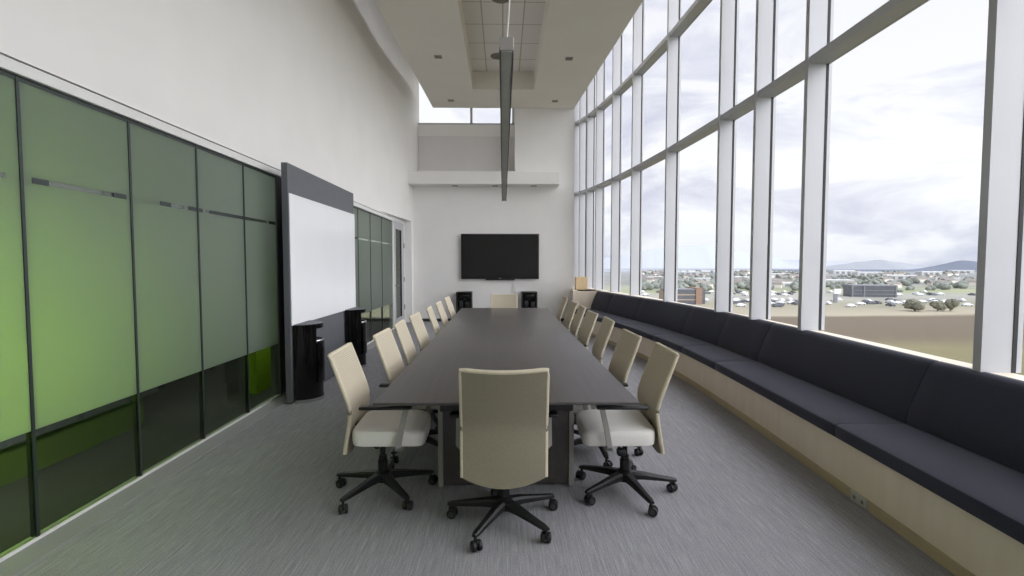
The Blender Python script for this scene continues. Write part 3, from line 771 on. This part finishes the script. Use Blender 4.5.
def spot(lo, hi, r):
    while True:
        u = rnd.random(); y = 1/((1-u)/lo+u/hi); x = inview(y)
        if free(x, y, r(y)): return x, y
free(212, 290, 24); free(88, 243, 20); free(168, 248, 6)
w0 = None
for k, (px, y, sc) in enumerate(((838, 470, 1.1), (700, 560, .9), (789, 430, .8), (741, 600, 1.), (905, 640, 1.2), (952, 560, .9), (872, 820, 1.5), (935, 900, 1.4), (690, 880, 1.4), (780, 760, 1.2), (655, 620, .9), (845, 1000, 1.6), (968, 1050, 1.5))):
    x = (px-503)*y/497.
    taken.append((x, y, 16*sc))
    if w0 is None:
        o = w0 = empty('warehouse')
        bm = B_(); box(bm, -13, 13, -6, 6, 0, 3.6); finish('walls', bm, M['warewall'], o, smooth=False)
        bm = B_(); box(bm, -13.3, 13.3, -6.3, 6.3, 3.6, 4.3, .15); finish('flat_roof', bm, M['carpaint'], o, smooth=False)
        for q in range(3):
            bm = B_(); box(bm, -10+q*7, -6+q*7, -6.1, -5.95, 0, 2.6); finish('loading_door', bm, M['office_frame'], o, smooth=False)
    else: o = copy_tree(w0)
    o.location = (x, y, ZG); o.scale = (sc, sc, sc); o.rotation_euler = (0, 0, -.35+.1*(k % 4))
    tag(o, 'long low white flat-roofed building in the hazy town', 'building', 'white flat-roofed town buildings')
for k in range(70):
    x, y = spot(400, 1150, lambda y: 9)
    if h0 is None: o = h0 = tri_house('house')
    else: o = copy_tree(h0)
    o.location = (x, y, ZG); o.rotation_euler = (0, 0, rnd.uniform(-.8, .8)); s = rnd.uniform(.8, 1.2); o.scale = (s*1.2, s, s)
    tag(o, 'small pale house with grey roof, far off in the hazy town', 'house', 'houses in the hazy town')
t0 = None
for k in range(230):
    x, y = spot(360, 1235, lambda y: 5.5)
    if t0 is None:
        bm = B_()
        for q in range(4): blob(bm, (rnd.uniform(-2.2, 2.2), rnd.uniform(-1.5, 1.5), rnd.uniform(2.2, 3.6)), (2.2, 2.2, 2.1), q*7., 2)
        o = t0 = finish('town_tree', bm, M['foliage_far'])
    else: o = t0.copy(); COL.objects.link(o)
    o.location = (x, y, ZG-.6); o.rotation_euler = (0, 0, rnd.uniform(0, 6)); s = rnd.uniform(.75, 1.15); o.scale = (s*1.15, s*1.15, s)
    tag(o, 'hazy grey-green tree among the distant town roofs', 'tree', 'trees in the hazy town')
c0 = {}
for k in range(90):
    while True:
        y = rnd.choice([rnd.uniform(222, 262), rnd.uniform(222, 262), rnd.uniform(300, 345)]); x = inview(y)
        if free(x, y, 2.6): break
    kind = 'carpaint' if rnd.random() < .6 else 'cardark'
    if kind not in c0:
        bm = B_(); box(bm, -2.2, 2.2, -.9, .9, .3, .95, .12); rr = [[(-1.5, -.8, .9), (1.3, -.8, .9), (1.3, .8, .9), (-1.5, .8, .9)], [(-1.1, -.65, 1.5), (.7, -.65, 1.5), (.7, .65, 1.5), (-1.1, .65, 1.5)]]
        loft(bm, rr)
        for wx in (-1.4, 1.4):
            for wy in (-.8, .8):
                n0 = len(bm.verts); lathe(bm, [(.33, -.1), (.33, .1)], 10, mat=1); bm.verts.ensure_lookup_table(); bmesh.ops.transform(bm, matrix=Matrix.Translation((wx, wy, .33)) @ Matrix.Rotation(PI/2, 4, 'X'), verts=bm.verts[n0:])
        o = c0[kind] = finish('car', bm, [M[kind], M['cardark']], smooth=False)
    else: o = c0[kind].copy(); COL.objects.link(o)
    o.location = (x, y, ZG); o.rotation_euler = (0, 0, rnd.choice([0, .1, 1.5, 1.7]))
    tag(o, ('pale' if kind == 'carpaint' else 'dark')+' parked car in the valley car parks below the windows', 'car', ('pale' if kind == 'carpaint' else 'dark')+' cars parked in the valley')

# ---------------------------------------------------------------- world: overcast sky
wd = bpy.data.worlds.new('overcast'); SC.world = wd; wd.use_nodes = True; nt = wd.node_tree; nt.nodes.clear()
def wn(t, **kw):
    n = nt.nodes.new(t)
    for k, v in kw.items():
        if k in n.inputs: n.inputs[k].default_value = v
        else: setattr(n, k, v)
    return n
L = nt.links.new
tc = wn('ShaderNodeTexCoord'); mp = wn('ShaderNodeMapping'); mp.inputs['Scale'].default_value = (1.7, 1.7, 5.5); L(tc.outputs['Generated'], mp.inputs[0])
nz = wn('ShaderNodeTexNoise', Scale=1.9, Detail=7., Roughness=.56, Distortion=.5); L(mp.outputs[0], nz.inputs['Vector'])
rp = wn('ShaderNodeValToRGB'); e = rp.color_ramp.elements
e[0].position = .36; e[0].color = lin((212, 214, 228)); e[1].position = .56; e[1].color = lin((255, 255, 255))
x = e.new(.47); x.color = lin((234, 235, 243))
L(nz.outputs['Fac'], rp.inputs[0])
sp_ = wn('ShaderNodeSeparateXYZ'); L(tc.outputs['Generated'], sp_.inputs[0])
r2 = wn('ShaderNodeValToRGB'); q = r2.color_ramp.elements
q[0].position = 0.0; q[0].color = lin((240, 242, 246)); q[1].position = .75; q[1].color = lin((226, 228, 236))
z = q.new(.12); z.color = lin((255, 255, 255)); z = q.new(.42); z.color = lin((244, 244, 248))
L(sp_.outputs['Z'], r2.inputs[0])
mx = wn('ShaderNodeMix', data_type='RGBA', blend_type='MULTIPLY'); mx.inputs[0].default_value = 1.; L(rp.outputs[0], mx.inputs[6]); L(r2.outputs[0], mx.inputs[7])
bg = wn('ShaderNodeBackground', Strength=1.06); L(mx.outputs[2], bg.inputs[0]); wo = wn('ShaderNodeOutputWorld'); L(bg.outputs[0], wo.inputs[0])

# ---------------------------------------------------------------- lamps
def sun(name, rot, s, ang, c=(1, 1, 1)):
    l = bpy.data.lights.new(name, 'SUN'); l.energy = s; l.angle = ang; l.color = c; o = bpy.data.objects.new(name, l); COL.objects.link(o); o.rotation_euler = rot; return o
d_ = Vector((-1., .5, -.38)); sun('daylight_fill_sun', d_.to_track_quat('-Z', 'Y').to_euler(), 6.6, math.radians(125), (1., .985, .98))  # wide soft sun added to raise the daylight indoors
def area(name, loc, sx, sy, en, c=(1, 1, 1), rot=(0, 0, 0)):
    l = bpy.data.lights.new(name, 'AREA'); l.shape = 'RECTANGLE'; l.size = sx; l.size_y = sy; l.energy = en; l.color = c
    o = bpy.data.objects.new(name, l); COL.objects.link(o); o.location = loc; o.rotation_euler = rot; return o
def aim(d): return Vector(d).to_track_quat('-Z', 'Y').to_euler()
area('corridor_fill', (-2.66, 1.6, 1.25), 2.6, .5, 150, rot=aim((-1, 0, -.1)))  # unseen fill light added behind the frost to brighten the green wall
area('corridor_fill.001', (-2.64, 5.9, 1.25), .4, .2, 9, rot=aim((-1, 0, -.8)))  # small unseen fill added to light the green panel
area('corridor_fill.002', (-3.3, 7.5, 2.75), .3, 6., 30)  # unseen overhead fill added to lift the far frosted panes

# ---------------------------------------------------------------- camera
cam = bpy.data.cameras.new('camera'); co = bpy.data.objects.new('camera', cam); COL.objects.link(co)
co.location = (0, 0, 1.5); co.rotation_euler = (math.radians(90-2.7647), 0, math.radians(-1.0362))
cam.sensor_width = 36.; cam.sensor_fit = 'HORIZONTAL'; cam.lens = 497/1024*36; cam.clip_start = .05; cam.clip_end = 6000
SC.camera = co
SC.view_settings.view_transform = 'Standard'; SC.view_settings.look = 'None'; SC.view_settings.exposure = .12; SC.view_settings.gamma = 1.
try:
    SC.cycles.use_denoising = True; SC.cycles.denoiser = 'OPENIMAGEDENOISE'
    SC.cycles.max_bounces = 12; SC.cycles.diffuse_bounces = 6; SC.cycles.transparent_max_bounces = 24; SC.cycles.sample_clamp_indirect = 6.
except Exception: pass
